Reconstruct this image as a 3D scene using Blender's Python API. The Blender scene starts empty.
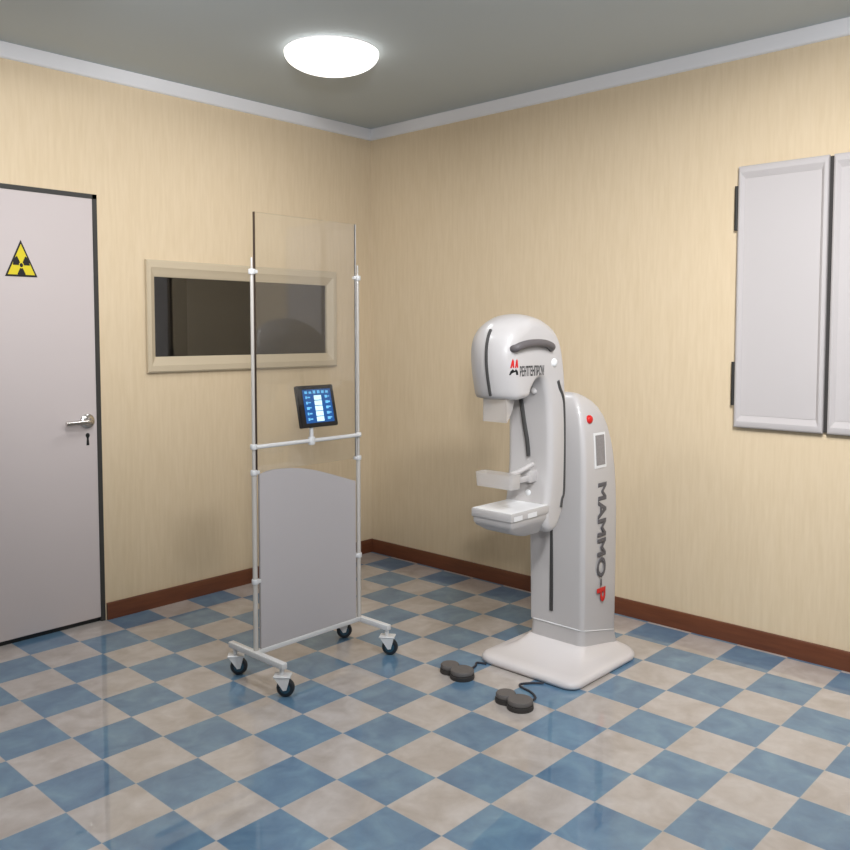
import bpy, bmesh, math
from mathutils import Vector, Matrix

S = bpy.context.scene
COL = S.collection
PI = math.pi

# ------------------------------------------------------------------ materials
def srgb(r, g, b):
    def f(c):
        c /= 255.0
        return c / 12.92 if c <= .04045 else ((c + .055) / 1.055) ** 2.4
    return (f(r), f(g), f(b), 1.0)

def new_mat(name):
    m = bpy.data.materials.new(name)
    m.use_nodes = True
    nt = m.node_tree
    return m, nt, nt.nodes, nt.links, nt.nodes['Principled BSDF']

def plain(name, rgb, rough=.45, metal=0.0, spec=.5, coat=0.0, noise=.04, nscale=14.0, bump=0.0):
    """painted / moulded surface with a faint procedural mottling"""
    m, nt, N, L, P = new_mat(name)
    tc = N.new('ShaderNodeTexCoord')
    nz = N.new('ShaderNodeTexNoise')
    nz.inputs['Scale'].default_value = nscale
    nz.inputs['Detail'].default_value = 4
    L.new(tc.outputs['Object'], nz.inputs['Vector'])
    c = srgb(*rgb)
    mx = N.new('ShaderNodeMix'); mx.data_type = 'RGBA'
    mx.inputs[6].default_value = tuple(v * (1 - noise) for v in c[:3]) + (1,)
    mx.inputs[7].default_value = tuple(min(1, v * (1 + noise)) for v in c[:3]) + (1,)
    L.new(nz.outputs['Fac'], mx.inputs[0])
    L.new(mx.outputs[2], P.inputs['Base Color'])
    P.inputs['Roughness'].default_value = rough
    P.inputs['Metallic'].default_value = metal
    P.inputs['Specular IOR Level'].default_value = spec
    P.inputs['Coat Weight'].default_value = coat
    P.inputs['Coat Roughness'].default_value = .08
    if bump:
        b = N.new('ShaderNodeBump')
        b.inputs['Strength'].default_value = bump
        b.inputs['Distance'].default_value = .002
        L.new(nz.outputs['Fac'], b.inputs['Height'])
        L.new(b.outputs['Normal'], P.inputs['Normal'])
    return m

def emit(name, rgb, strength):
    m, nt, N, L, P = new_mat(name)
    P.inputs['Base Color'].default_value = srgb(*rgb)
    P.inputs['Emission Color'].default_value = srgb(*rgb)
    P.inputs['Emission Strength'].default_value = strength
    return m

def thin_glass(name, tint=(1, 1, 1, 1), f0=.04, haze=0.0, haze_col=(230, 225, 220), rough=.0):
    """thin clear sheet: transparent + Schlick mirror (+ a little milky haze mixed in to brighten the sheet)"""
    m, nt, N, L, P = new_mat(name)
    N.remove(P)
    out = N['Material Output']
    tr = N.new('ShaderNodeBsdfTransparent'); tr.inputs['Color'].default_value = tint
    gl = N.new('ShaderNodeBsdfGlossy'); gl.inputs['Roughness'].default_value = rough
    lw = N.new('ShaderNodeLayerWeight'); lw.inputs['Blend'].default_value = .5
    pw = N.new('ShaderNodeMath'); pw.operation = 'POWER'; pw.inputs[1].default_value = 5
    ma = N.new('ShaderNodeMath'); ma.operation = 'MULTIPLY_ADD'
    ma.inputs[1].default_value = 1 - f0; ma.inputs[2].default_value = f0
    L.new(lw.outputs['Facing'], pw.inputs[0]); L.new(pw.outputs[0], ma.inputs[0])
    mix = N.new('ShaderNodeMixShader')
    L.new(ma.outputs[0], mix.inputs[0])
    base = tr
    if haze:
        df = N.new('ShaderNodeBsdfTranslucent'); df.inputs['Color'].default_value = srgb(*haze_col)
        d2 = N.new('ShaderNodeBsdfDiffuse'); d2.inputs['Color'].default_value = srgb(*haze_col)
        ad = N.new('ShaderNodeMixShader'); ad.inputs[0].default_value = .5
        L.new(df.outputs[0], ad.inputs[1]); L.new(d2.outputs[0], ad.inputs[2])
        hm = N.new('ShaderNodeMixShader'); hm.inputs[0].default_value = haze
        L.new(tr.outputs[0], hm.inputs[1]); L.new(ad.outputs[0], hm.inputs[2])
        base = hm
    L.new(base.outputs[0], mix.inputs[1]); L.new(gl.outputs[0], mix.inputs[2])
    L.new(mix.outputs[0], out.inputs['Surface'])
    return m

TILE = .2170
TX, TY = -.1989, -.1447

def floor_mat():
    m, nt, N, L, P = new_mat('floor_tiles')
    tc = N.new('ShaderNodeTexCoord')
    sep = N.new('ShaderNodeSeparateXYZ'); L.new(tc.outputs['Object'], sep.inputs[0])
    def math_(op, a, b=None, c=None):
        n = N.new('ShaderNodeMath'); n.operation = op
        for i, v in enumerate((a, b, c)):
            if v is None: continue
            if isinstance(v, (int, float)): n.inputs[i].default_value = v
            else: L.new(v, n.inputs[i])
        return n.outputs[0]
    u = math_('DIVIDE', math_('SUBTRACT', sep.outputs['X'], TX), TILE)
    v = math_('DIVIDE', math_('SUBTRACT', sep.outputs['Y'], TY), TILE)
    iu, iv = math_('FLOOR', u), math_('FLOOR', v)
    par = math_('FLOORED_MODULO', math_('ADD', iu, iv), 2.0)          # 1 = blue
    fu, fv = math_('FRACT', u), math_('FRACT', v)
    e = math_('MINIMUM', math_('MINIMUM', fu, math_('SUBTRACT', 1.0, fu)), math_('MINIMUM', fv, math_('SUBTRACT', 1.0, fv)))
    joint = math_('LESS_THAN', e, .010)
    # every tile its own piece of marbling
    cid = N.new('ShaderNodeCombineXYZ'); L.new(iu, cid.inputs[0]); L.new(iv, cid.inputs[1])
    wn = N.new('ShaderNodeTexWhiteNoise'); wn.noise_dimensions = '3D'; L.new(cid.outputs[0], wn.inputs['Vector'])
    sc = N.new('ShaderNodeVectorMath'); sc.operation = 'SCALE'; sc.inputs['Scale'].default_value = 9
    L.new(wn.outputs['Color'], sc.inputs[0])
    ad = N.new('ShaderNodeVectorMath'); ad.operation = 'ADD'
    L.new(tc.outputs['Object'], ad.inputs[0]); L.new(sc.outputs[0], ad.inputs[1])
    n1 = N.new('ShaderNodeTexNoise'); n1.inputs['Scale'].default_value = 9; n1.inputs['Detail'].default_value = 5
    n1.inputs['Distortion'].default_value = .6
    L.new(ad.outputs[0], n1.inputs['Vector'])
    n2 = N.new('ShaderNodeTexNoise'); n2.inputs['Scale'].default_value = 38; n2.inputs['Detail'].default_value = 3
    L.new(ad.outputs[0], n2.inputs['Vector'])
    def ramp(src, stops):
        r = N.new('ShaderNodeValToRGB'); L.new(src, r.inputs[0])
        els = r.color_ramp.elements
        els[0].position, els[0].color = stops[0]
        els[1].position, els[1].color = stops[-1]
        for p, c in stops[1:-1]:
            x = els.new(p); x.color = c
        return r.outputs[0]
    blue = ramp(n1.outputs['Fac'], [(.28, srgb(*BLUE[0])), (.5, srgb(*BLUE[1])), (.72, srgb(*BLUE[2]))])
    beige = ramp(n1.outputs['Fac'], [(.28, srgb(*BEIGE[0])), (.5, srgb(*BEIGE[1])), (.72, srgb(*BEIGE[2]))])
    def mix(fac, a, b, mode='MIX'):
        x = N.new('ShaderNodeMix'); x.data_type = 'RGBA'; x.blend_type = mode
        for sock, val in ((0, fac), (6, a), (7, b)):
            if hasattr(val, 'links'): L.new(val, x.inputs[sock])
            else: x.inputs[sock].default_value = val
        return x.outputs[2]
    c = mix(par, beige, blue)
    c = mix(math_('MULTIPLY', n2.outputs['Fac'], .22), c, srgb(150, 140, 132), 'MULTIPLY')
    jcol = mix(par, srgb(196, 194, 190), srgb(150, 165, 178))
    c = mix(math_('MULTIPLY', joint, .5), c, jcol)
    L.new(c, P.inputs['Base Color'])
    P.inputs['Roughness'].default_value = .42
    P.inputs['Specular IOR Level'].default_value = .3
    P.inputs['Coat Weight'].default_value = 1.0
    P.inputs['Coat Roughness'].default_value = .02
    P.inputs['Coat IOR'].default_value = 1.62
    b = N.new('ShaderNodeBump'); b.inputs['Strength'].default_value = .05; b.inputs['Distance'].default_value = .001
    L.new(n1.outputs['Fac'], b.inputs['Height']); L.new(b.outputs['Normal'], P.inputs['Normal'])
    return m

def wallpaper_mat():
    """beige paper with a fine vertical weave"""
    m, nt, N, L, P = new_mat('beige_wallpaper')
    tc = N.new('ShaderNodeTexCoord')
    mp = N.new('ShaderNodeMapping'); mp.inputs['Scale'].default_value = (80, 80, 7)
    L.new(tc.outputs['Object'], mp.inputs['Vector'])
    n1 = N.new('ShaderNodeTexNoise'); n1.inputs['Scale'].default_value = 1.0; n1.inputs['Detail'].default_value = 4
    L.new(mp.outputs[0], n1.inputs['Vector'])
    n2 = N.new('ShaderNodeTexNoise'); n2.inputs['Scale'].default_value = 3.0
    L.new(tc.outputs['Object'], n2.inputs['Vector'])
    mx = N.new('ShaderNodeMix'); mx.data_type = 'RGBA'
    mx.inputs[6].default_value = srgb(*WALL[0]); mx.inputs[7].default_value = srgb(*WALL[1])
    r = N.new('ShaderNodeMapRange'); r.inputs[1].default_value = .3; r.inputs[2].default_value = .7
    L.new(n1.outputs['Fac'], r.inputs[0]); L.new(r.outputs[0], mx.inputs[0])
    L.new(mx.outputs[2], P.inputs['Base Color'])
    P.inputs['Roughness'].default_value = .75
    P.inputs['Specular IOR Level'].default_value = .2
    b = N.new('ShaderNodeBump'); b.inputs['Strength'].default_value = .25; b.inputs['Distance'].default_value = .002
    L.new(n1.outputs['Fac'], b.inputs['Height']); L.new(b.outputs['Normal'], P.inputs['Normal'])
    return m

def wood_mat():
    m, nt, N, L, P = new_mat('brown_baseboard')
    tc = N.new('ShaderNodeTexCoord')
    mp = N.new('ShaderNodeMapping'); mp.inputs['Scale'].default_value = (6, 6, 60)
    L.new(tc.outputs['Object'], mp.inputs['Vector'])
    n1 = N.new('ShaderNodeTexNoise'); n1.inputs['Scale'].default_value = 1.4; n1.inputs['Detail'].default_value = 6
    L.new(mp.outputs[0], n1.inputs['Vector'])
    mx = N.new('ShaderNodeMix'); mx.data_type = 'RGBA'
    mx.inputs[6].default_value = srgb(92, 50, 32); mx.inputs[7].default_value = srgb(128, 74, 46)
    L.new(n1.outputs['Fac'], mx.inputs[0]); L.new(mx.outputs[2], P.inputs['Base Color'])
    P.inputs['Roughness'].default_value = .4
    return m

BLUE = [(94, 132, 166), (112, 150, 180), (130, 168, 192)]
BEIGE = [(196, 184, 174), (212, 202, 194), (226, 218, 212)]
WALL = [(233, 209, 172), (239, 216, 181)]

M = {}
M['floor'] = floor_mat()
M['wall'] = wallpaper_mat()
M['wood'] = wood_mat()
M['ceiling'] = plain('ceiling_paint', (212, 220, 222), .8, spec=.2, noise=.015, nscale=3)
M['unseen_wall'] = plain('grey_wall_paint', (112, 116, 122), .7, noise=.02)
M['crown'] = plain('crown_paint', (246, 244, 243), .55, noise=.015, nscale=5)
M['door'] = plain('door_paint', (218, 205, 200), .45, noise=.012, nscale=4)
M['dark_frame'] = plain('dark_metal_frame', (62, 60, 56), .5, noise=.05)
M['window_frame'] = plain('cream_window_frame', (214, 196, 166), .5, noise=.02)
M['chrome'] = plain('brushed_chrome', (205, 200, 195), .22, metal=1, noise=.02)
M['black'] = plain('black_paint', (18, 18, 18), .5, noise=.05)
M['yellow'] = plain('sign_yellow', (236, 214, 40), .5, noise=.02)
M['steel'] = plain('cabinet_enamel', (210, 202, 198), .38, noise=.015, nscale=4)
M['hinge'] = plain('hinge_metal', (44, 42, 38), .6, noise=.05)
M['gap'] = plain('cabinet_gap', (60, 56, 53), .7, noise=.04)
M['white_tube'] = plain('white_enamel_tube', (248, 246, 243), .3, noise=.02, coat=.3)
M['post'] = plain('post_tube', (222, 214, 204), .25, noise=.02, coat=.3)
M['clear'] = thin_glass('clear_lead_glass', (.985, .985, .975, 1), f0=.05, haze=.045)  # pale haze added so the pane shows brighter, like a reflection
M['glass_edge'] = plain('glass_edge_strip', (72, 56, 44), .3, noise=.04)
M['window_glass'] = thin_glass('window_glass', (.80, .80, .78, 1), f0=.05)
M['acrylic'] = thin_glass('clear_acrylic', (.97, .96, .94, 1), f0=.05, haze=.48, haze_col=(250, 246, 244))
M['grey_panel'] = plain('grey_panel', (212, 205, 204), .4, noise=.012, nscale=3)
M['machine'] = plain('machine_white', (208, 202, 198), .32, noise=.012, nscale=5, coat=.25)
M['machine_lit'] = plain('machine_base_lit', (240, 232, 228), .3, noise=.012, nscale=5, coat=.3)  # lit copy of the machine white: overhead light put into the colour
M['table_lit_white'] = plain('table_lit_white', (252, 250, 248), .3, noise=.01)  # whitened: light falling on the table top put into the colour
M['seam'] = plain('seam_white', (246, 244, 242), .3, noise=.01)
M['groove'] = plain('dark_groove', (70, 68, 66), .55, noise=.05)
M['grip'] = plain('grey_rubber_grip', (104, 98, 98), .5, noise=.05)
M['red'] = plain('red_plastic', (222, 34, 30), .35, noise=.03)
M['letter'] = plain('dark_lettering', (98, 95, 98), .5, noise=.03)
M['label'] = plain('grey_label', (150, 144, 142), .5, noise=.25, nscale=120)
M['pedal'] = plain('pedal_rubber', (112, 106, 102), .6, noise=.1, nscale=60, bump=.2)
M['pedal_side'] = plain('pedal_base', (64, 60, 57), .6, noise=.08, nscale=60)
M['cable'] = plain('cable_rubber', (58, 58, 66), .5, noise=.05)
M['tyre'] = plain('caster_tyre', (38, 44, 50), .5, noise=.05)
M['teal'] = plain('caster_tread', (46, 88, 108), .45, noise=.05)
M['booth'] = plain('booth_grey', (120, 112, 102), .8, noise=.03, nscale=3)
M['booth_dark'] = plain('booth_post', (70, 64, 58), .8, noise=.03, nscale=3)
M['bezel'] = plain('monitor_black', (34, 32, 32), .4, noise=.05)
M['screen_blue'] = emit('screen_blue', (24, 78, 140), .6)
M['screen_cyan'] = emit('screen_cyan', (110, 186, 228), .6)
M['screen_white'] = emit('screen_white', (206, 236, 240), .75)
M['lamp'] = emit('lamp_glass', (255, 252, 246), 2.2)

# ------------------------------------------------------------------ helpers
def link(o, parent=None):
    COL.objects.link(o)
    if parent is not None:
        o.parent = parent
        o.matrix_parent_inverse = parent.matrix_basis.inverted()
    return o

def obj(name, bm, mats, parent=None, smooth=38, kind=None):
    me = bpy.data.meshes.new(name)
    bmesh.ops.recalc_face_normals(bm, faces=bm.faces[:])
    bm.to_mesh(me); bm.free()
    for m in (mats if isinstance(mats, (list, tuple)) else [mats]):
        me.materials.append(m)
    if smooth:
        me.shade_smooth()
        me.set_sharp_from_angle(angle=math.radians(smooth))
    o = bpy.data.objects.new(name, me)
    link(o, parent)
    if kind: o['kind'] = kind
    return o

def struct(name, bm, mats, parent=None, smooth=38):
    return obj(name, bm, mats, parent, smooth, kind=None if parent else 'structure')

def tag(o, label, cat, group=None):
    o['label'] = label; o['category'] = cat
    if group: o['group'] = group
    return o

def thing(name, label, cat, loc=(0, 0, 0), group=None):
    o = bpy.data.objects.new(name, None)
    o.empty_display_size = .05
    o.location = loc
    COL.objects.link(o)
    return tag(o, label, cat, group)

def B(): return bmesh.new()

def box(bm, x0, x1, y0, y1, z0, z1, bev=0.0, seg=2, mi=0, mat=None):
    r = bmesh.ops.create_cube(bm, size=1.0)
    vs = r['verts']
    for v in vs:
        v.co = Vector((x0 + (v.co.x + .5) * (x1 - x0), y0 + (v.co.y + .5) * (y1 - y0), z0 + (v.co.z + .5) * (z1 - z0)))
    fs = list({f for v in vs for f in v.link_faces})
    if bev:
        es = list({e for v in vs for e in v.link_edges})
        rr = bmesh.ops.bevel(bm, geom=es, offset=bev, segments=seg, affect='EDGES', profile=.5)
        fs = list({f for f in rr['faces']} | {f for f in fs if f.is_valid})
        vs = list({v for f in fs for v in f.verts})
    for f in fs: f.material_index = mi
    if mat is not None:
        bmesh.ops.transform(bm, matrix=mat, verts=vs)
    return vs

def ring_faces(bm, rings, close_u=True, cap0=True, cap1=True, mi=0):
    vr = [[bm.verts.new(p) for p in r] for r in rings]
    n = len(rings[0])
    for a, b in zip(vr[:-1], vr[1:]):
        for i in range(n if close_u else n - 1):
            f = bm.faces.new((a[i], a[(i + 1) % n], b[(i + 1) % n], b[i])); f.material_index = mi
    if cap0: bm.faces.new(vr[0]).material_index = mi
    if cap1: bm.faces.new(vr[-1][::-1]).material_index = mi
    return vr

def tube(bm, pts, r, seg=12, mi=0, cap=True):
    pts = [Vector(p) for p in pts]
    rings = []
    up = None
    for i, p in enumerate(pts):
        t = (pts[min(i + 1, len(pts) - 1)] - pts[max(i - 1, 0)]).normalized()
        if up is None:
            up = Vector((0, 0, 1)) if abs(t.z) < .9 else Vector((1, 0, 0))
        s = t.cross(up).normalized(); up = s.cross(t).normalized()
        rr = r[i] if isinstance(r, (list, tuple)) else r
        rings.append([p + (s * math.cos(2 * PI * k / seg) + up * math.sin(2 * PI * k / seg)) * rr for k in range(seg)])
    ring_faces(bm, rings, True, cap, cap, mi)

def spline(pts, n=4, closed=False):
    pts = [Vector(p) for p in pts]
    out = []
    N = len(pts)
    rng = range(N) if closed else range(N - 1)
    for i in rng:
        if closed: p0, p1, p2, p3 = pts[(i - 1) % N], pts[i], pts[(i + 1) % N], pts[(i + 2) % N]
        else: p0, p1, p2, p3 = pts[max(i - 1, 0)], pts[i], pts[i + 1], pts[min(i + 2, N - 1)]
        for k in range(n):
            t = k / n
            out.append(.5 * ((2 * p1) + (-p0 + p2) * t + (2 * p0 - 5 * p1 + 4 * p2 - p3) * t * t + (-p0 + 3 * p1 - 3 * p2 + p3) * t ** 3))
    if not closed: out.append(pts[-1])
    return out

def rrect(x0, x1, y0, y1, r, seg=6, z=0.0):
    """rounded rectangle, r = one radius or four (x0y0, x1y0, x1y1, x0y1)"""
    rs = r if isinstance(r, (list, tuple)) else (r,) * 4
    out = []
    for (cx, cy, sx, sy, a0), rr in zip(((x0, y0, 1, 1, PI), (x1, y0, -1, 1, 1.5 * PI), (x1, y1, -1, -1, 0), (x0, y1, 1, -1, .5 * PI)), rs):
        for k in range(seg + 1):
            a = a0 + .5 * PI * k / seg
            out.append(Vector((cx + sx * rr + rr * math.cos(a), cy + sy * rr + rr * math.sin(a), z)))
    return out

def lathe(bm, prof, seg=32, mat=None, mi=0, cap0=True, cap1=True):
    rings = [[Vector((r * math.cos(2 * PI * k / seg), r * math.sin(2 * PI * k / seg), z)) for k in range(seg)] for r, z in prof]
    if mat is not None: rings = [[mat @ p for p in r] for r in rings]
    ring_faces(bm, rings, True, cap0, cap1, mi)

def prism(bm, poly, d, mi=0):
    """poly: list of 3-D points, d: extrusion vector"""
    d = Vector(d)
    ring_faces(bm, [[Vector(p) for p in poly], [Vector(p) + d for p in poly]], True, True, True, mi)

def text_bm(body, width, height, depth=.0015, fat=0.0, shear=0.0):
    cu = bpy.data.curves.new('lettering', 'FONT')
    cu.body = body; cu.size = 1.0; cu.extrude = .01; cu.bevel_depth = fat; cu.bevel_resolution = 0; cu.shear = shear
    o = bpy.data.objects.new('lettering', cu)
    COL.objects.link(o)
    dg = bpy.context.evaluated_depsgraph_get(); dg.update()
    me = bpy.data.meshes.new_from_object(o.evaluated_get(dg))
    bm = bmesh.new(); bm.from_mesh(me)
    bpy.data.objects.remove(o); bpy.data.curves.remove(cu); bpy.data.meshes.remove(me)
    xs = [v.co.x for v in bm.verts]; ys = [v.co.y for v in bm.verts]; zs = [v.co.z for v in bm.verts]
    for v in bm.verts:
        v.co.x = (v.co.x - min(xs)) / (max(xs) - min(xs)) * width
        v.co.y = (v.co.y - min(ys)) / (max(ys) - min(ys)) * height
        v.co.z = (v.co.z - min(zs)) / max(1e-9, max(zs) - min(zs)) * depth
    return bm

# ------------------------------------------------------------------ camera
cam = bpy.data.cameras.new('camera'); co = bpy.data.objects.new('camera', cam); COL.objects.link(co)
cam.sensor_width = 36; cam.lens = 854.188 / 850 * 36
cam.shift_y = -43.8525 / 850
cam.clip_start = .05
co.location = (-3.846, -4.044, 1.38)
co.rotation_euler = (PI / 2 - .0569, 0, .7488 - PI / 2)
S.camera = co

# ------------------------------------------------------------------ room
XR, YL, ZC = -.168, -.170, 2.622
X0, Y0 = -4.55, -4.75              # walls behind the camera
TH = .14

bm = B(); box(bm, X0 - TH, XR + TH, Y0 - TH, YL + TH, -.08, 0); struct('floor', bm, M['floor'])
bm = B(); box(bm, X0 - TH, XR + TH, Y0 - TH, YL + TH, ZC, ZC + .08); struct('ceiling', bm, M['ceiling'])

WX0, WX1, WZ0, WZ1 = -1.655, -.530, 1.255, 1.660
HX1, TL = -.480, .06      # observation window, clear opening
DX0, DX1, DZ1 = -2.66, -1.937, 2.022                  # door opening, outside of the dark frame
bm = B()
box(bm, X0 - TH, DX0, YL, YL + TL, 0, ZC)
box(bm, DX0, DX1, YL, YL + TL, DZ1, ZC)
box(bm, DX1, WX0, YL, YL + TL, 0, ZC)
box(bm, WX0, HX1, YL, YL + TL, 0, WZ0)
box(bm, WX0, HX1, YL, YL + TL, WZ1, ZC)
box(bm, HX1, XR + TH, YL, YL + TL, 0, ZC)
struct('wall_left', bm, M['wall'])
bm = B(); box(bm, XR, XR + TH, Y0 - TH, YL, 0, ZC); struct('wall_right', bm, M['wall'])
bm = B(); box(bm, X0 - TH, X0, Y0 - TH, YL, 0, ZC); struct('wall_west', bm, M['unseen_wall'])
bm = B(); box(bm, X0, XR, Y0 - TH, Y0, 0, ZC); struct('wall_back', bm, M['unseen_wall'])

# crown moulding: a small cove, swept along each visible wall
def sweep_y(prof, y0, y1, sgn=1):      # prof: (dist from wall, z) for wall_right
    bm = B()
    ring_faces(bm, [[Vector((XR - d, y, z)) for d, z in prof] for y in (y0, y1)])
    return bm
def sweep_x(prof, x0, x1):
    bm = B()
    ring_faces(bm, [[Vector((x, YL - d, z)) for d, z in prof] for x in (x0, x1)])
    return bm
CR = [(0, ZC), (.018, ZC), (.018, ZC - .012), (.014, ZC - .018), (.014, ZC - .056), (.009, ZC - .064), (0, ZC - .066)]
struct('trim_1', sweep_x(CR, X0, XR), M['crown'], smooth=50)
struct('trim_2', sweep_y(CR, Y0, YL - .002), M['crown'], smooth=50)
BB = [(0, 0), (.013, 0), (.013, .072), (.009, .080), (0, .081)]
struct('baseboard_left', sweep_x(BB, DX1 + .008, XR), M['wood'], smooth=30)
struct('baseboard_right', sweep_y(BB, Y0, YL - .013), M['wood'], smooth=30)

# ------------------------------------------------------------------ observation window
def frame_ring(bm, ax, outer, inner, prof):
    """picture-frame moulding in plane y; prof: list of (t 0..1 outer->inner, y)"""
    rings = []
    for t, y in prof:
        x0, x1 = outer[0] + (inner[0] - outer[0]) * t, outer[1] + (inner[1] - outer[1]) * t
        z0, z1 = outer[2] + (inner[2] - outer[2]) * t, outer[3] + (inner[3] - outer[3]) * t
        if ax == 'y': rings.append([Vector((x0, y, z0)), Vector((x1, y, z0)), Vector((x1, y, z1)), Vector((x0, y, z1))])
        else: rings.append([Vector((y, x0, z0)), Vector((y, x1, z0)), Vector((y, x1, z1)), Vector((y, x0, z1))])
    n = len(rings)
    vr = [[bm.verts.new(p) for p in r] for r in rings]
    for k in range(n):
        a, b = vr[k], vr[(k + 1) % n]
        for i in range(4):
            bm.faces.new((a[i], a[(i + 1) % 4], b[(i + 1) % 4], b[i]))

win = bpy.data.objects.new('window_1', None); win.empty_display_size = .05
win.location = ((WX0 + WX1) / 2, YL, WZ0); COL.objects.link(win); win['kind'] = 'structure'
win['label'] = 'wide observation window with cream frame in the left wall'
bm = B()
OUT = (-1.698, -.470, 1.180, 1.738)
frame_ring(bm, 'y', OUT, (WX0 + .005, WX1 - .005, WZ0 + .004, WZ1 - .004),
           [(0, YL), (0, YL - .018), (.10, YL - .024), (.45, YL - .024), (.60, YL - .018), (.80, YL - .014), (1.0, YL - .006), (1.0, YL + .012), (.9, YL + .012), (.9, YL)])
struct('window_frame', bm, M['window_frame'], win, 20)
bm = B(); box(bm, WX0, WX1, YL + .004, YL + .010, WZ0, WZ1); struct('window_pane', bm, M['window_glass'], win, 0)
# the dark control booth behind it
bm = B()
bx0, bx1, by0, by1, bz0, bz1 = -1.9, 1.6, YL + TL, 1.25, 0.0, 2.5
box(bm, bx0 - .05, bx1 + .05, by1, by1 + .05, bz0, bz1)
box(bm, bx0 - .05, bx0, by0, by1, bz0, bz1)
box(bm, bx1, bx1 + .05, by0, by1, bz0, bz1)
box(bm, bx0 - .05, bx1 + .05, by0, by1, bz0 - .05, bz0)
box(bm, bx0 - .05, bx1 + .05, by0, by1, bz1, bz1 + .05)
struct('wall_booth', bm, M['booth'])
bm = B(); box(bm, -.98, -.93, by1 - .03, by1, 0, 2.2); box(bm, -.93, -.60, by1 - .012, by1, 0, 2.2); struct('trim_3', bm, M['booth_dark'])

# ------------------------------------------------------------------ door
door = bpy.data.objects.new('door_1', None); door.location = ((DX0 + DX1) / 2, YL, 0); COL.objects.link(door)
door['kind'] = 'structure'; door['label'] = 'pale grey flush door in a dark frame with a radiation sign'
bm = B()
fw = .021
box(bm, DX1 - fw, DX1, YL - .006, YL + .05, 0, DZ1)
box(bm, DX0, DX0 + fw, YL - .006, YL + .05, 0, DZ1)
box(bm, DX0, DX1, YL - .006, YL + .05, DZ1 - fw, DZ1)
struct('door_frame', bm, M['dark_frame'], door, 30)
bm = B(); box(bm, DX0 + fw, DX1 - fw, YL - .004, YL + .045, .021, DZ1 - fw, bev=.002, seg=1); leaf = struct('door_leaf', bm, M['door'], door, 30)
bm = B(); box(bm, DX0 + fw, DX1 - fw, YL + .008, YL + .05, 0, .021); struct('dark_door_gap', bm, M['black'], door, 30)  # black strip painting the dark gap under the leaf
bm = B()
HX, HZ, HY = -2.006, .966, YL - .004
rot = Matrix.Translation((HX, HY, HZ)) @ Matrix.Rotation(PI / 2, 4, 'X')
lathe(bm, [(.034, 0), (.034, .006), (.029, .011), (.016, .013), (.013, .034)], 28, rot)
struct('handle_rose', bm, M['chrome'], door)
bm = B()
tube(bm, spline([(HX, HY - .012, HZ), (HX, HY - .036, HZ), (HX - .010, HY - .044, HZ), (HX - .03, HY - .045, HZ - .001), (HX - .075, HY - .045, HZ - .002), (HX - .118, HY - .043, HZ - .003)], 5), .0115, 14)
struct('door_handle', bm, M['chrome'], door)
bm = B()
KX, KZ = -2.005, .886
prism(bm, [(KX + .010 * math.cos(a), YL - .0045, KZ + .012 + .012 * math.sin(a)) for a in [PI * k / 8 - .25 for k in range(10)]] + [(KX - .0045, YL - .0045, KZ), (KX - .007, YL - .0045, KZ - .034), (KX + .007, YL - .0045, KZ - .034), (KX + .0045, YL - .0045, KZ)], (0, -.0012, 0))
struct('keyhole', bm, M['black'], door, 30)
# radiation warning sign on the leaf
sign = thing('warning_sign', 'yellow triangular radiation warning sign stuck on the pale door', 'sign', (-2.288, YL - .004, 1.62))
SX0, SX1, SZ0, SZ1 = -2.358, -2.219, 1.625, 1.785
def tri(ins):
    cx, cz = (SX0 + SX1) / 2, SZ0 + (SZ1 - SZ0) / 3
    k = 1 - ins
    return [(cx + (x - cx) * k, cz + (z - cz) * k) for x, z in ((SX0, SZ0), (SX1, SZ0), ((SX0 + SX1) / 2, SZ1))]
bm = B(); prism(bm, [(x, YL - .0042, z) for x, z in tri(0)], (0, -.002, 0)); obj('sign_border', bm, M['black'], sign, 0)
bm = B(); prism(bm, [(x, YL - .0062, z) for x, z in tri(.16)], (0, -.0008, 0)); obj('sign_face', bm, M['yellow'], sign, 0)
bm = B()
cx, cz = (SX0 + SX1) / 2, 1.675
ysgn = YL - .007
KX_ = .86
def pol(r, a): return (cx + KX_ * r * math.cos(a), ysgn, cz + r * 1.1 * math.sin(a))
prism(bm, [pol(.0085, 2 * PI * k / 20) for k in range(20)], (0, -.0008, 0))
for c0 in (30, 150, 270):
    a = [math.radians(c0 - 30 + 60 * k / 8) for k in range(9)]
    prism(bm, [pol(.0125, t) for t in a] + [pol(.042, t) for t in a[::-1]], (0, -.0008, 0))
obj('trefoil', bm, M['black'], sign, 0)

# ------------------------------------------------------------------ wall cabinet
cab = thing('wall_cabinet', 'pale grey metal two-door cabinet mounted on the right wall', 'cabinet', (XR, -2.9, .967))
CY = [(-2.497, -2.868), (-2.886, -3.257)]
CZ0, CZ1, CXF = .967, 2.093, -.200
bm = B(); box(bm, CXF + .018, XR, CY[1][1] + .004, CY[0][0] - .004, CZ0 + .004, CZ1 - .004); obj('body', bm, M['gap'], cab, 30)
for a, b in CY:
    bm = B()
    y0, y1 = min(a, b), max(a, b)
    frame_ring(bm, 'x', (y0, y1, CZ0, CZ1), (y0 + .030, y1 - .030, CZ0 + .056, CZ1 - .056),
               [(0, CXF + .018), (0, CXF + .005), (.10, CXF), (.30, CXF - .004), (.50, CXF - .004), (1.0, CXF + .011), (1.0, CXF + .018)])
    d = obj('door', bm, M['steel'], cab, 20)
    bm = B(); box(bm, CXF + .008, CXF + .017, y0 + .028, y1 - .028, CZ0 + .054, CZ1 - .054); obj('door_panel', bm, M['steel'], d, 20)
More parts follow.
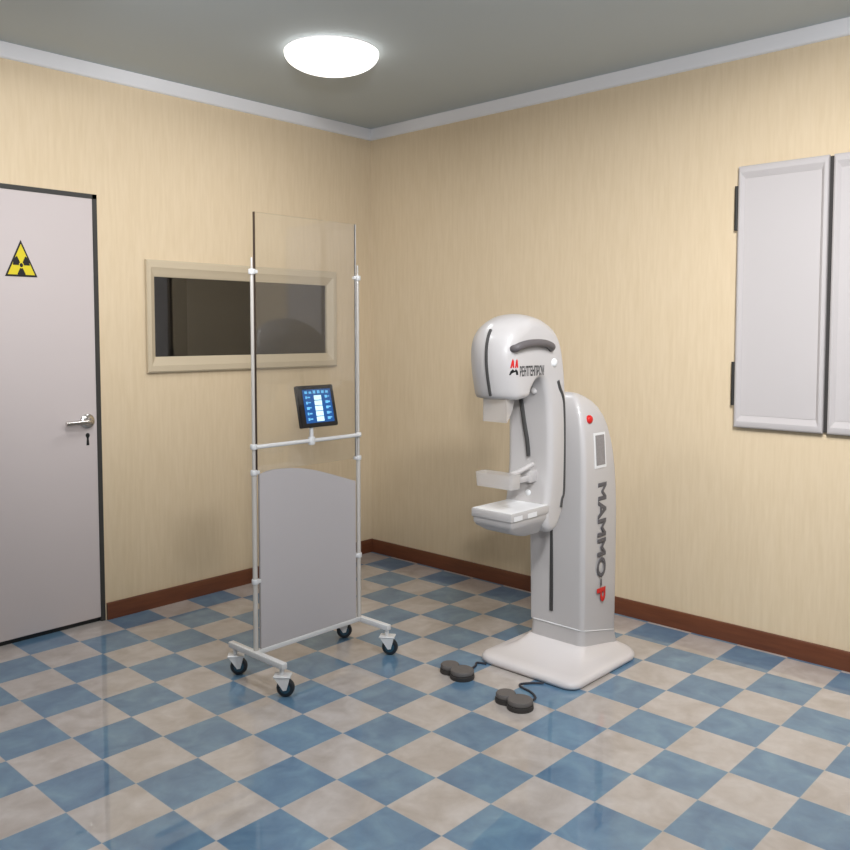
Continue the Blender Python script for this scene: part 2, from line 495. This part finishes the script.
for z0, z1 in ((1.822, 2.012), (1.062, 1.252)):
    for y, s in ((CY[0][0], 1), (CY[1][1], -1)):
        bm = B()
        tube(bm, [(CXF + .014, y + s * .010, z0), (CXF + .014, y + s * .010, z1)], .008, 12)
        box(bm, CXF + .010, XR, min(y, y + s * .022), max(y, y + s * .016), z0 + .004, z1 - .004)
        obj('hinge', bm, M['hinge'], cab)

# ------------------------------------------------------------------ ceiling lamps
def ceiling_lamp(x, y, label, r=.208, d=.098):
    t = thing('ceiling_lamp', label, 'lamp', (x, y, ZC))
    bm = B(); lathe(bm, [(r * .96, ZC), (r * .98, ZC - .012), (r * .9, ZC - .016)], 48, Matrix.Translation((x, y, 0))); obj('lamp_base', bm, M['crown'], t)
    bm = B()
    prof = [(r, ZC - .010)] + [(r * math.cos(a), ZC - .016 - (d - .016) * math.sin(a)) for a in [PI / 2 * k / 12 for k in range(12)]] + [(.004, ZC - d)]
    lathe(bm, prof, 48, Matrix.Translation((x, y, 0))); obj('lamp_dome', bm, M['lamp'], t)
    return t
ceiling_lamp(-1.31, -1.125, 'round white dome lamp glowing on the ceiling above the screen')

# ------------------------------------------------------------------ mobile protective screen
SY = -1.31
PX = (-1.882, -1.332)
FZ = .119
scr = thing('mobile_screen', 'mobile protective screen with clear upper glass and white tube frame on casters', 'screen', (-1.607, SY, 0))
for x, ye in ((-1.890, -1.502), (-1.322, -1.488)):
    bm = B(); box(bm, x - .013, x + .013, ye, -1.150, FZ - .012, FZ + .011, bev=.003); obj('foot_bar', bm, M['white_tube'], scr)
for x in PX:
    bm = B()
    tube(bm, [(x, SY, FZ + .01), (x, SY, .835)], .0098, 14)
    tube(bm, [(x, SY, .835), (x, SY, 1.612)], .0068, 14)
    tube(bm, [(x, SY, 1.60), (x, SY, 1.668)], .0045, 10)
    obj('post', bm, M['post'], scr)
bm = B(); box(bm, -1.878, -1.334, SY - .010, SY + .010, FZ - .008, FZ + .011, bev=.003); obj('bottom_rail', bm, M['white_tube'], scr)
bm = B(); tube(bm, [(PX[0], SY - .012, .936), (PX[1], SY - .012, .936)], .0085, 12); obj('cross_rail', bm, M['white_tube'], scr)
GX0, GX1 = -1.868, -1.347
bm = B(); box(bm, GX0, GX1, SY - .004, SY + .004, .835, 1.842); gp = obj('glass_pane', bm, M['clear'], scr, 0)
gp['label'] = 'clear upper glass pane'
bm = B(); box(bm, GX0 - .004, GX0, SY - .005, SY + .005, .835, 1.843); obj('edge_strip', bm, M['glass_edge'], gp, 0)
bm = B(); box(bm, GX1, GX1 + .0025, SY - .004, SY + .004, .835, 1.842); obj('edge_strip', bm, M['seam'], gp, 0)
# lower opaque panel, top edge bowed and falling towards the right
top = spline([(GX0 + .008, 0, .824), (-1.80, 0, .836), (-1.70, 0, .832), (-1.60, 0, .815), (-1.50, 0, .785), (-1.42, 0, .758), (GX1 - .006, 0, .735)], 5)
bm = B(); prism(bm, [(GX0 + .008, SY - .005, FZ + .012)] + [(p.x, SY - .005, p.z) for p in top] + [(GX1 - .006, SY - .005, FZ + .012)], (0, .010, 0))
lp = obj('lower_panel', bm, M['grey_panel'], scr, 30); lp['label'] = 'grey opaque lower panel'
for x, s in ((PX[0], 1), (PX[1], -1)):
    for z in (1.614, .936, .835, .405):
        bm = B()
        lathe(bm, [(.0125, -.010), (.014, -.007), (.014, .007), (.0125, .010)], 16, Matrix.Translation((x, SY, z)))
        box(bm, min(x, x + s * .022), max(x, x + s * .022), SY - .010, SY + .010, z - .007, z + .007, bev=.002, seg=1)
        obj('clamp', bm, M['seam'], scr)
for px_, py_, ang in ((-1.890, -1.484, -50), (-1.890, -1.180, -40), (-1.322, -1.474, -55), (-1.322, -1.180, -40)):
    a = math.radians(ang)
    R = Matrix.Translation((px_, py_, 0)) @ Matrix.Rotation(a, 4, 'Z')
    bm = B()
    lathe(bm, [(.009, .082), (.009, FZ - .014)], 12, Matrix.Translation((px_, py_, 0)))
    # fork: top plate and two cheeks
    box(bm, -.030, .036, -.024, .024, .076, .083, bev=.002, seg=1, mat=R)
    for s in (-1, 1):
        pl = [(-.028, s * .0215, .079), (.034, s * .0215, .079), (.029, s * .0215, .058), (.021, s * .0215, .030), (.008, s * .0215, .028), (-.010, s * .0215, .054)]
        prism(bm, [R @ Vector(p) for p in pl], (R.to_3x3() @ Vector((0, -s * .003, 0))))
    c = obj('caster', bm, M['white_tube'], scr, 30)
    W = R @ Matrix.Translation((.014, 0, .0345)) @ Matrix.Rotation(PI / 2, 4, 'X')
    bm = B()
    lathe(bm, [(.012, -.013), (.030, -.013), (.0335, -.009), (.0345, -.004), (.0345, .004), (.0335, .009), (.030, .013), (.012, .013)], 28, W)
    w = obj('wheel', bm, M['tyre'], c)
    bm = B(); lathe(bm, [(.020, -.0145), (.020, .0145)], 20, W); obj('hub', bm, M['teal'], c)

# touch monitor clamped on the cross rail
TL_ = math.radians(12.5)
MB, MX0, MX1 = Vector((0, -1.335, .992)), -1.660, -1.466
mon = thing('touch_monitor', 'small black touch monitor with a lit blue display on the screen rail', 'monitor', (-1.60, SY, .936))
mv = Vector((0, math.sin(TL_), math.cos(TL_))); mn = Vector((0, -math.cos(TL_), math.sin(TL_)))
MH = .174
def mp(u, v, d):      # u 0..1 along x, v 0..1 up the tilted face, d out of the face
    return Vector((MX0 + (MX1 - MX0) * u, MB.y, MB.z)) + mv * (v * MH) + mn * d
def mbox(bm, u0, u1, v0, v1, d0, d1, mi=0):
    ring_faces(bm, [[mp(u0, v0, d), mp(u1, v0, d), mp(u1, v1, d), mp(u0, v1, d)] for d in (d0, d1)], mi=mi)
bm = B(); mbox(bm, 0, 1, 0, 1, -.022, 0)
bmesh.ops.bevel(bm, geom=bm.edges[:], offset=.003, segments=2, affect='EDGES')
obj('housing', bm, M['bezel'], mon)
bm = B(); mbox(bm, .13, .90, .10, .90, 0, .0008); disp = obj('display', bm, M['screen_blue'], mon, 0)
bm = B()
for k in range(5): mbox(bm, .42, .62, .13 + k * .128, .13 + k * .128 + .112, .0008, .0014)
obj('value_column', bm, M['screen_white'], disp, 0)
import random
rnd = random.Random(4)
bm = B()
for side in (.17, .70):
    for k in range(5):
        v = .14 + k * .13
        mbox(bm, side + .02, side + .05 + .05 * rnd.random(), v + .02, v + .085, .0008, .0014)
        mbox(bm, side + .07, side + .145, v + .035 + .02 * rnd.random(), v + .062 + .02 * rnd.random(), .0008, .0016)
for k in range(6): mbox(bm, .18 + k * .115, .18 + k * .115 + .07, .80, .85 + .025 * rnd.random(), .0008, .0014)
obj('icons', bm, M['screen_cyan'], disp, 0)
bm = B()
BXm = -1.603
tube(bm, spline([(BXm, SY - .012, .918), (BXm, SY - .012, .955), (BXm + .004, SY - .006, .985), (BXm + .008, SY + .006, 1.02)], 4), .0085, 12)
lathe(bm, [(.013, -.016), (.015, -.012), (.015, .012), (.013, .016)], 14, Matrix.Translation((BXm, SY - .012, .936)))
obj('bracket', bm, M['seam'], mon)

# ------------------------------------------------------------------ mammography machine
YC = -2.036
mam = thing('mammography_machine', 'white mammography machine with curved arm, column and base plate by the right wall', 'medical machine', (-.86, YC, 0))
# base plate
bm = B()
def base_ring(ins, z): return rrect(-1.118 + ins, -.580 - ins, -2.288 + ins, -1.795 - ins, (.055 - ins * .5, .105 - ins * .5, .10 - ins * .5, .075 - ins * .5), 8, z)
CF, CB, CH = -.866, -.588, .133      # column front, back, half width
YK = -2.029
inner = rrect(CF - .012, CB + .006, YK - CH - .010, YK + CH + .010, .035, 8, .082)
for p in inner: p.z -= .16 * max(0, p.x - CF)
outer = base_ring(.013, .033)
lift = [[a.lerp(b, t) for a, b in zip(outer, inner)] for t in (.25, .5, .7, .85, .94, 1.0)]
for r_, t in zip(lift, (.25, .5, .7, .85, .94, 1.0)):
    for p, a, b in zip(r_, outer, inner): p.z = a.z + (b.z - a.z) * t ** 3.2
ring_faces(bm, [base_ring(.012, 0), base_ring(.003, .004), base_ring(0, .011), base_ring(0, .018), base_ring(.004, .027), outer] + lift)
obj('base_plate', bm, M['machine_lit'], mam, 45)
# skirt flaring from the plate up to the column
bm = B()
rings = []
for k in range(9):
    t = k / 8
    fl_ = .014 * (1 - t) ** 2
    z = .040 + (.147 - .040) * t
    r = rrect(CF - fl_, CB + fl_ * .3, YK - CH - fl_ * .9, YK + CH + fl_ * .9, (.03 + fl_ * .6,) * 4, 6, z)
    for p in r:
        p.z -= t * .22 * max(0, p.x - CF)
        p.z = max(p.z, .030)
    rings.append(r)
ring_faces(bm, rings)
obj('skirt', bm, M['machine'], mam, 60)
# column
prof = [(.147, CF, CB, CH), (.30, CF, CB, CH + .002), (.50, CF - .004, CB - .002, CH + .004), (.62, CF - .006, CB - .006, CH + .006), (.72, CF - .007, CB - .014, CH + .007),
        (.80, CF - .008, CB - .024, CH + .007), (.87, CF - .008, CB - .036, CH + .005), (.93, CF - .007, CB - .050, CH + .001), (.985, CF - .006, CB - .068, CH - .005), (1.03, CF - .004, CB - .090, CH - .013),
        (1.065, CF, CB - .114, CH - .024), (1.092, CF + .006, CB - .142, CH - .037), (1.112, CF + .016, CB - .175, CH - .053), (1.125, CF + .028, CB - .205, CH - .072), (1.131, CF + .034, CB - .222, CH - .092)]
bm = B()
rings = []
for i, (z, a, b, h) in enumerate(prof):
    r = min(.030, (b - a) * .3, h * .5)
    ring = rrect(a, b, YK - h, YK + h, (r * .75, r * 1.1, r * 1.1, r * .4), 6, z)
    if i == 0:
        for p in ring: p.z -= .22 * (p.x - CF)
    rings.append(ring)
ring_faces(bm, rings)
colm = obj('column', bm, M['machine'], mam, 60)
bm = B()
seam = rrect(CF - .0005, CB + .0005, YK - CH - .0005, YK + CH + .0005, (.03, .042, .042, .03), 6, .147)
for p in seam: p.z -= .22 * (p.x - CF)
tube(bm, seam + [seam[0]], .0028, 8); obj('seam_trim', bm, M['seam'], colm)
bm = B(); box(bm, CF - .006, CF + .004, -2.008 - .008, -2.008 + .008, .200, .600, bev=.002, seg=1); obj('slot', bm, M['groove'], colm)
# lettering down the side of the column
SYD = YK - CH - .0078
Rtext = Matrix(((0, 1, 0, 0), (0, 0, -1, 0), (-1, 0, 0, 0), (0, 0, 0, 1)))   # text x -> down, text y -> +x, text z -> out (-y)
def side_text(body, z_top, length, x_base, h, m, name, parent, fat=.02, depth=.0015, y=SYD):
    b = text_bm(body, length, h, depth, fat)
    for v in b.verts: v.co = Vector((x_base + v.co.y, y - v.co.z, z_top - v.co.x))
    return obj(name, b, m, parent, 0)
side_text('MAMMO', .752, .402, -.770, .068, M['letter'], 'lettering', colm, fat=.034)
side_text('-', .342, .030, -.742, .010, M['letter'], 'lettering', colm, fat=.0)
side_text('P', .304, .062, -.770, .068, M['red'], 'lettering', colm, fat=.030)
# label plate with raised white border, red button
LX0, LX1, LZ0, LZ1 = -.795, -.708, .816, .963
def side_y(z):
    for (za, aa, ba, ha), (zb, ab, bb, hb) in zip(prof[:-1], prof[1:]):
        if za <= z <= zb: return YK - (ha + (hb - ha) * (z - za) / (zb - za))
    return YK - CH
def plate(bm, x0, x1, z0, z1, d):
    ring_faces(bm, [[Vector((x0, side_y(z0) - k, z0)), Vector((x1, side_y(z0) - k, z0)), Vector((x1, side_y(z1) - k, z1)), Vector((x0, side_y(z1) - k, z1))] for k in (-.006, d)])
bm = B(); plate(bm, LX0, LX1, LZ0, LZ1, .003); lb = obj('label_plate', bm, M['seam'], colm, 0)
bm = B(); plate(bm, LX0 + .010, LX1 - .009, LZ0 + .012, LZ1 - .010, .004); obj('label_face', bm, M['label'], lb, 0)
bm = B()
rot = Matrix.Translation((-.815, side_y(1.015), 1.022)) @ Matrix.Rotation(PI / 2, 4, 'X')
lathe(bm, [(.018, -.004), (.018, .004), (.014, .010), (.006, .013)], 20, rot); obj('button', bm, M['red'], colm)['label'] = 'red stop button'

# C-shaped arm with tube head
P2 = [(-1.318, 1.130), (-1.338, 1.18), (-1.352, 1.25), (-1.354, 1.31), (-1.346, 1.355), (-1.328, 1.390), (-1.295, 1.420), (-1.24, 1.442), (-1.18, 1.452), (-1.12, 1.447), (-1.06, 1.421),
      (-1.005, 1.360), (-.972, 1.27), (-.952, 1.12), (-.945, .95), (-.947, .80), (-.960, .70), (-.980, .64), (-1.015, .598), (-1.06, .588), (-1.090, .615), (-1.092, .67), (-1.078, .74), (-1.066, .85),
      (-1.066, 1.0), (-1.074, 1.10), (-1.098, 1.175), (-1.125, 1.200), (-1.155, 1.196), (-1.185, 1.165), (-1.210, 1.138), (-1.25, 1.130)]
sp = spline([(x, 0, z) for x, z in P2], 3, True)
n = len(sp)
nor = []
for i in range(n):
    t = (sp[(i + 1) % n] - sp[i - 1]).normalized()
    nv = Vector((t.z, 0, -t.x))
    nor.append(nv)
# orientation: make normals point outwards (shoelace)
A = sum(sp[i].x * sp[(i + 1) % n].z - sp[(i + 1) % n].x * sp[i].z for i in range(n))
if A < 0: nor = [-v for v in nor]
HW, RR = .108, .026
YA = -2.027
def bulge(p):
    t = min(1, max(0, (-1.18 - p.x) / .10))
    s = 1.0
    return .050 * t * t * (3 - 2 * t) * s
def arm_ring(yo, ins):
    out = []
    for p, v in zip(sp, nor):
        q = p - v * ins
        q = Vector((q.x + bulge(p) * (yo / HW) ** 2, YA + yo, q.z - .027 * (yo / HW) ** 2 * min(1, max(0, (p.z - 1.30) / .12)) * min(1, max(0, (-.98 - p.x) / .10))))
        out.append(q)
    return out
secs = []
for k in range(6):
    a = PI / 2 * k / 5
    secs.append((-HW + RR * (1 - math.sin(a)), RR * (1 - math.cos(a))))
secs = sorted({(round(y, 5), round(i, 5)) for y, i in secs})
ys = [(-(HW - RR) * (1 - k / 4), 0.0) for k in range(1, 4)]
allsec = secs + [s for s in ys] + [(0.0, 0.0)]
# secs run: at a=0 y=-HW+RR, ins 0 ... a=90deg y=-HW, ins RR ; order from outside inwards
allsec = sorted({s for s in allsec})
allsec = allsec + [(-y, i) for y, i in allsec[::-1] if y < -1e-6]
bm = B(); ring_faces(bm, [arm_ring(y, i) for y, i in allsec])
arm = obj('arm', bm, M['machine'], mam, 50)
# groove over the head front and down the arm
bm = B()
g = [sp[i] + nor[i] * -.002 for i in range(n)]
gi = [i for i in range(n) if sp[i].x < -1.25 and sp[i].z > 1.13 and sp[i].z < 1.39]
gi.sort(key=lambda i: sp[i].z)
tube(bm, [Vector((sp[i].x + .002, YC - .004, sp[i].z)) for i in gi], .0065, 8); obj('front_groove', bm, M['groove'], arm)
bm = B()
tube(bm, spline([(-1.096, -1.992, 1.172), (-1.078, -1.998, 1.11), (-1.068, -2.008, 1.02), (-1.067, -2.022, .95), (-1.067, -2.030, .885)], 4), .009, 8); obj('arm_slot', bm, M['groove'], arm)
bm = B()
ysd = YA - HW + .003
tube(bm, spline([(-1.020, ysd + .001, 1.190), (-1.006, ysd + .001, 1.160), (-.985, ysd + .002, 1.128), (-.974, ysd + .003, 1.08), (-.968, ysd + .004, .95), (-.969, ysd + .003, .80), (-.972, ysd + .003, .735), (-.985, ysd + .002, .712), (-.992, ysd + .001, .680)], 4), .0095, 10); obj('cable_channel', bm, M['groove'], arm)
# grab handle and knob on the head side
ysd = YA - HW
bm = B()
hp = [(-1.298, ysd + .020, 1.318), (-1.302, ysd - .004, 1.322), (-1.283, ysd - .012, 1.330), (-1.24, ysd - .014, 1.338), (-1.19, ysd - .014, 1.341), (-1.14, ysd - .014, 1.339), (-1.10, ysd - .013, 1.332), (-1.078, ysd - .010, 1.324), (-1.074, ysd + .002, 1.318)]
tube(bm, spline(hp, 4), .0145, 14); obj('handle', bm, M['grip'], arm)
bm = B(); lathe(bm, [(.019, -.006), (.018, .004), (.013, .011), (.005, .014)], 18, Matrix.Translation((-1.048, ysd + .003, 1.262)) @ Matrix.Rotation(PI / 2, 4, 'X')); obj('knob', bm, M['seam'], arm)
# maker's lettering and emblem on the head side
b = text_bm('РЕНТГЕНПРОМ', .156, .040, .0012, .035)
from mathutils.bvhtree import BVHTree
_bm = bmesh.new(); _bm.from_mesh(arm.data); ARM_BVH = BVHTree.FromBMesh(_bm)
def side_off(x, z):
    hit = ARM_BVH.ray_cast(Vector((x, -3.0, z)), Vector((0, 1, 0)))
    return hit[0].y - ysd if hit[0] is not None and hit[0].y < YA else .02
for v in b.verts: v.co = Vector((-1.272 + v.co.x, ysd + side_off(-1.272 + v.co.x, 1.215 + v.co.y) - v.co.z, 1.215 + v.co.y))
obj('lettering', b, M['groove'], arm, 0)
def flat(bm, pts, mi=0, d=.0068):
    a = [Vector((x, ysd + side_off(x, z) + .005, z)) for x, z in pts]
    ring_faces(bm, [a, [p + Vector((0, -d, 0)) for p in a]], True, True, True, mi)
bm = B()
ex, ez = -1.313, 1.222
flat(bm, [(ex + k * .8, ez + m) for k, m in ((0, 0), (.040, 0), (.036, .014), (.026, .022), (.020, .014), (.012, .022), (.004, .014))], 0)
for s_ in (0, 1):
    x = ex + .001 + s_ * .016
    flat(bm, [(x, ez + .026), (x + .004, ez + .026), (x + .0065, ez + .040), (x + .009, ez + .026), (x + .013, ez + .028), (x + .010, ez + .052), (x + .007, ez + .060), (x + .004, ez + .052)], 1)
obj('emblem', bm, [M['black'], M['red']], arm, 0)
# clear face shield hanging under the head
bm = B()
FX = -1.297
box(bm, FX, FX + .003, YC - .056, YC + .056, 1.040, 1.134)
for s in (-1, 1):
    y = YC + s * .056
    prism(bm, [(FX, y, 1.040), (FX + .006, y, 1.042), (FX + .022, y, 1.060), (FX + .040, y, 1.090), (FX + .052, y, 1.132), (FX, y, 1.132)], (0, -s * .003, 0))
obj('face_shield', bm, M['acrylic'], arm, 30)
# compression paddle
bm = B()
px0, px1, pz0, pz1, ph = -1.304, -1.244, .788, .842, .086
ring_faces(bm, [rrect(px0, px1, YC - ph, YC + ph, .012, 4, pz0), rrect(px0 - .004, px1 + .004, YC - ph - .004, YC + ph + .004, .014, 4, pz1)], cap1=False)
pad = obj('compression_paddle', bm, M['acrylic'], arm, 30)
bm = B()
box(bm, -1.240, -1.07, YC - .030, YC + .018, .792, .814, bev=.005)
box(bm, -1.115, -1.062, YC - .036, YC + .022, .785, .835, bev=.007)
tube(bm, spline([(-1.235, YC - .03, .832), (-1.17, YC - .034, .842), (-1.10, YC - .036, .860)], 4), .010, 10)
obj('paddle_bracket', bm, M['machine'], pad)
bm = B(); lathe(bm, [(.014, 0), (.014, .006), (.008, .010)], 16, Matrix.Translation((-1.072, YC, .738)) @ Matrix.Rotation(-PI / 2, 4, 'Y')); obj('button', bm, M['seam'], arm)
bm = B(); lathe(bm, [(.010, -.004), (.014, 0), (.012, .007), (.006, .011)], 16, Matrix.Translation((-1.087, YC - .032, 1.150)) @ Matrix.Rotation(-PI / 2, 4, 'Y')); obj('button', bm, M['machine'], arm)
# support table
bm = B()
TF, TB_ = -1.317, -1.066
box(bm, TF, TB_, YC - .097, YC + .097, .668, .700, bev=.003, seg=2)
tab = obj('support_table', bm, M['machine'], arm, 30)
bm = B(); box(bm, TF + .004, TB_ - .008, YC - .093, YC + .093, .700, .7025, bev=.001, seg=1); obj('table_top', bm, M['table_lit_white'], tab, 30)
bm = B()
rings = [rrect(TF + .004, TB_ - .004, YC - .093, YC + .093, .006, 4, .668), rrect(TF + .004, TB_ - .004, YC - .093, YC + .093, .008, 4, .650), rrect(TF + .010, TB_ - .004, YC - .086, YC + .086, .012, 4, .636),
         rrect(TF + .050, TB_ - .004, YC - .074, YC + .074, .02, 4, .612), rrect(TF + .120, TB_ - .004, YC - .060, YC + .060, .03, 4, .590)]
ring_faces(bm, rings); obj('cassette_holder', bm, M['machine'], tab, 40)
for a, b in ((-1.300, -1.248), (-1.212, -1.155)):
    bm = B(); box(bm, a, b, YC - .0985, YC - .096, .670, .688); obj('side_label', bm, M['seam'], tab, 0)
# carriage between arm and column
bm = B(); box(bm, -.975, CF + .01, YC - .01, YC + .075, .74, 1.06, bev=.012, seg=3); obj('carriage', bm, M['machine'], mam)

# ------------------------------------------------------------------ foot pedals
def pedal(cx, cy, label, cable_pts):
    t = thing('foot_pedal', label, 'pedal', (cx, cy, 0))
    lobes = [(-.004, .040, .038), (-.014, -.034, .047)]
    def outline(dr, z):
        # union outline of the two discs, pinched at the waist
        pts = []
        for k in range(40):
            a = 2 * PI * k / 40
            best = 0
            d = Vector((math.cos(a), math.sin(a)))
            for lx, ly, r in lobes:
                c = Vector((lx, ly)); b_ = d.dot(c); q = b_ * b_ - c.dot(c) + (r + dr) ** 2
                if q > 0: best = max(best, b_ + math.sqrt(q))
            best = max(best, .026 + dr)
            pts.append(Vector((cx + d.x * best, cy + d.y * best, z)))
        return pts
    bm = B(); ring_faces(bm, [outline(.002, 0), outline(.003, .004), outline(.002, .016), outline(-.002, .018)]); obj('pedal_base', bm, M['pedal_side'], t, 40)
    for lx, ly, r in lobes:
        bm = B(); lathe(bm, [(r - .003, .018), (r, .021), (r, .031), (r - .003, .035), (r * .4, .036)], 28, Matrix.Translation((cx + lx, cy + ly, 0))); obj('pad', bm, M['pedal'], t)
    bm = B(); tube(bm, spline(cable_pts, 5), .0045, 8); obj('cable', bm, M['cable'], t)
pedal(-1.278, -1.840, 'dark grey double foot pedal further left, near the corner of the base plate',
      [(-1.235, -1.850, .010), (-1.205, -1.850, .006), (-1.170, -1.842, .0045), (-1.140, -1.826, .0045), (-1.1235, -1.862, .0045)])
pedal(-1.345, -2.177, 'dark grey double foot pedal nearest the camera, in front of the base plate',
      [(-1.290, -2.218, .010), (-1.255, -2.205, .006), (-1.225, -2.160, .0045), (-1.212, -2.105, .0045), (-1.190, -2.090, .0045), (-1.150, -2.120, .0045), (-1.1235, -2.150, .0045)])

# ------------------------------------------------------------------ light
def area(name, loc, size, power, col=(1, .95, .88), rot=(0, 0, 0), sy=None):
    l = bpy.data.lights.new(name, 'AREA'); l.energy = power; l.color = col; l.size = size
    if sy: l.shape = 'RECTANGLE'; l.size_y = sy
    o = bpy.data.objects.new(name, l); o.location = loc; o.rotation_euler = rot; COL.objects.link(o)
    return o
def point(name, loc, r, power, col=(1, .96, .9)):
    l = bpy.data.lights.new(name, 'POINT'); l.energy = power; l.color = col; l.shadow_soft_size = r
    o = bpy.data.objects.new(name, l); o.location = loc; COL.objects.link(o)
    return o
NEUT = (.93, .955, 1)
def spot(name, loc, aim, power, ang, r=.12):
    l = bpy.data.lights.new(name, 'SPOT'); l.energy = power; l.color = NEUT; l.spot_size = math.radians(ang); l.spot_blend = 1.0; l.shadow_soft_size = r
    o = bpy.data.objects.new(name, l); o.location = loc; COL.objects.link(o)
    o.rotation_euler = (Vector(aim) - Vector(loc)).to_track_quat('-Z', 'Y').to_euler()
    return o
area('lamp_light', (-1.31, -1.125, ZC - .105), .34, 5, NEUT).data.shape = 'DISK'
for x, y, e, l in ((-1.85, -3.40, 26, 'unseen added dome lamp on the ceiling nearer the right wall'), (-2.75, -1.55, 9, 'unseen added dome lamp on the ceiling nearer the door')):  # both domes are unseen, added above the frame as fill
    ceiling_lamp(x, y, l)
    area('lamp_light', (x, y, ZC - .105), .34, e, NEUT).data.shape = 'DISK'
point('booth_fill_point', (-.4, .5, 2.2), .1, 4.0, (1, .97, .92))  # added without a fixture to lift the dark booth
point('room_fill_point', (-4.1, -4.2, 1.95), .28, 12, NEUT)  # added fill behind the camera, no lamp modelled
spot('fill_uplight', (-4.0, -4.3, 1.9), (-2.7, -2.7, 2.62), 200, 110)  # added unseen spot that brightens the ceiling, no fixture
spot('wall_fill_spot', (-2.5, -3.9, 2.5), (-.17, -2.75, 1.1), 195, 78)  # added unseen spot brightening the right wall, no fixture
spot('wall_fill_spot', (-3.0, -2.5, 2.5), (-1.75, -.17, 2.0), 105, 72)  # added unseen spot brightening the upper left wall, no fixture

w = bpy.data.worlds.new('room_world'); w.use_nodes = True; S.world = w
w.node_tree.nodes['Background'].inputs[0].default_value = (.9, .92, 1, 1)
w.node_tree.nodes['Background'].inputs[1].default_value = .05

S.cycles.diffuse_bounces = 1
vs = S.view_settings
vs.view_transform = 'Standard'; vs.look = 'None'; vs.exposure = 0.1; vs.gamma = 1; vs.use_curve_mapping = False
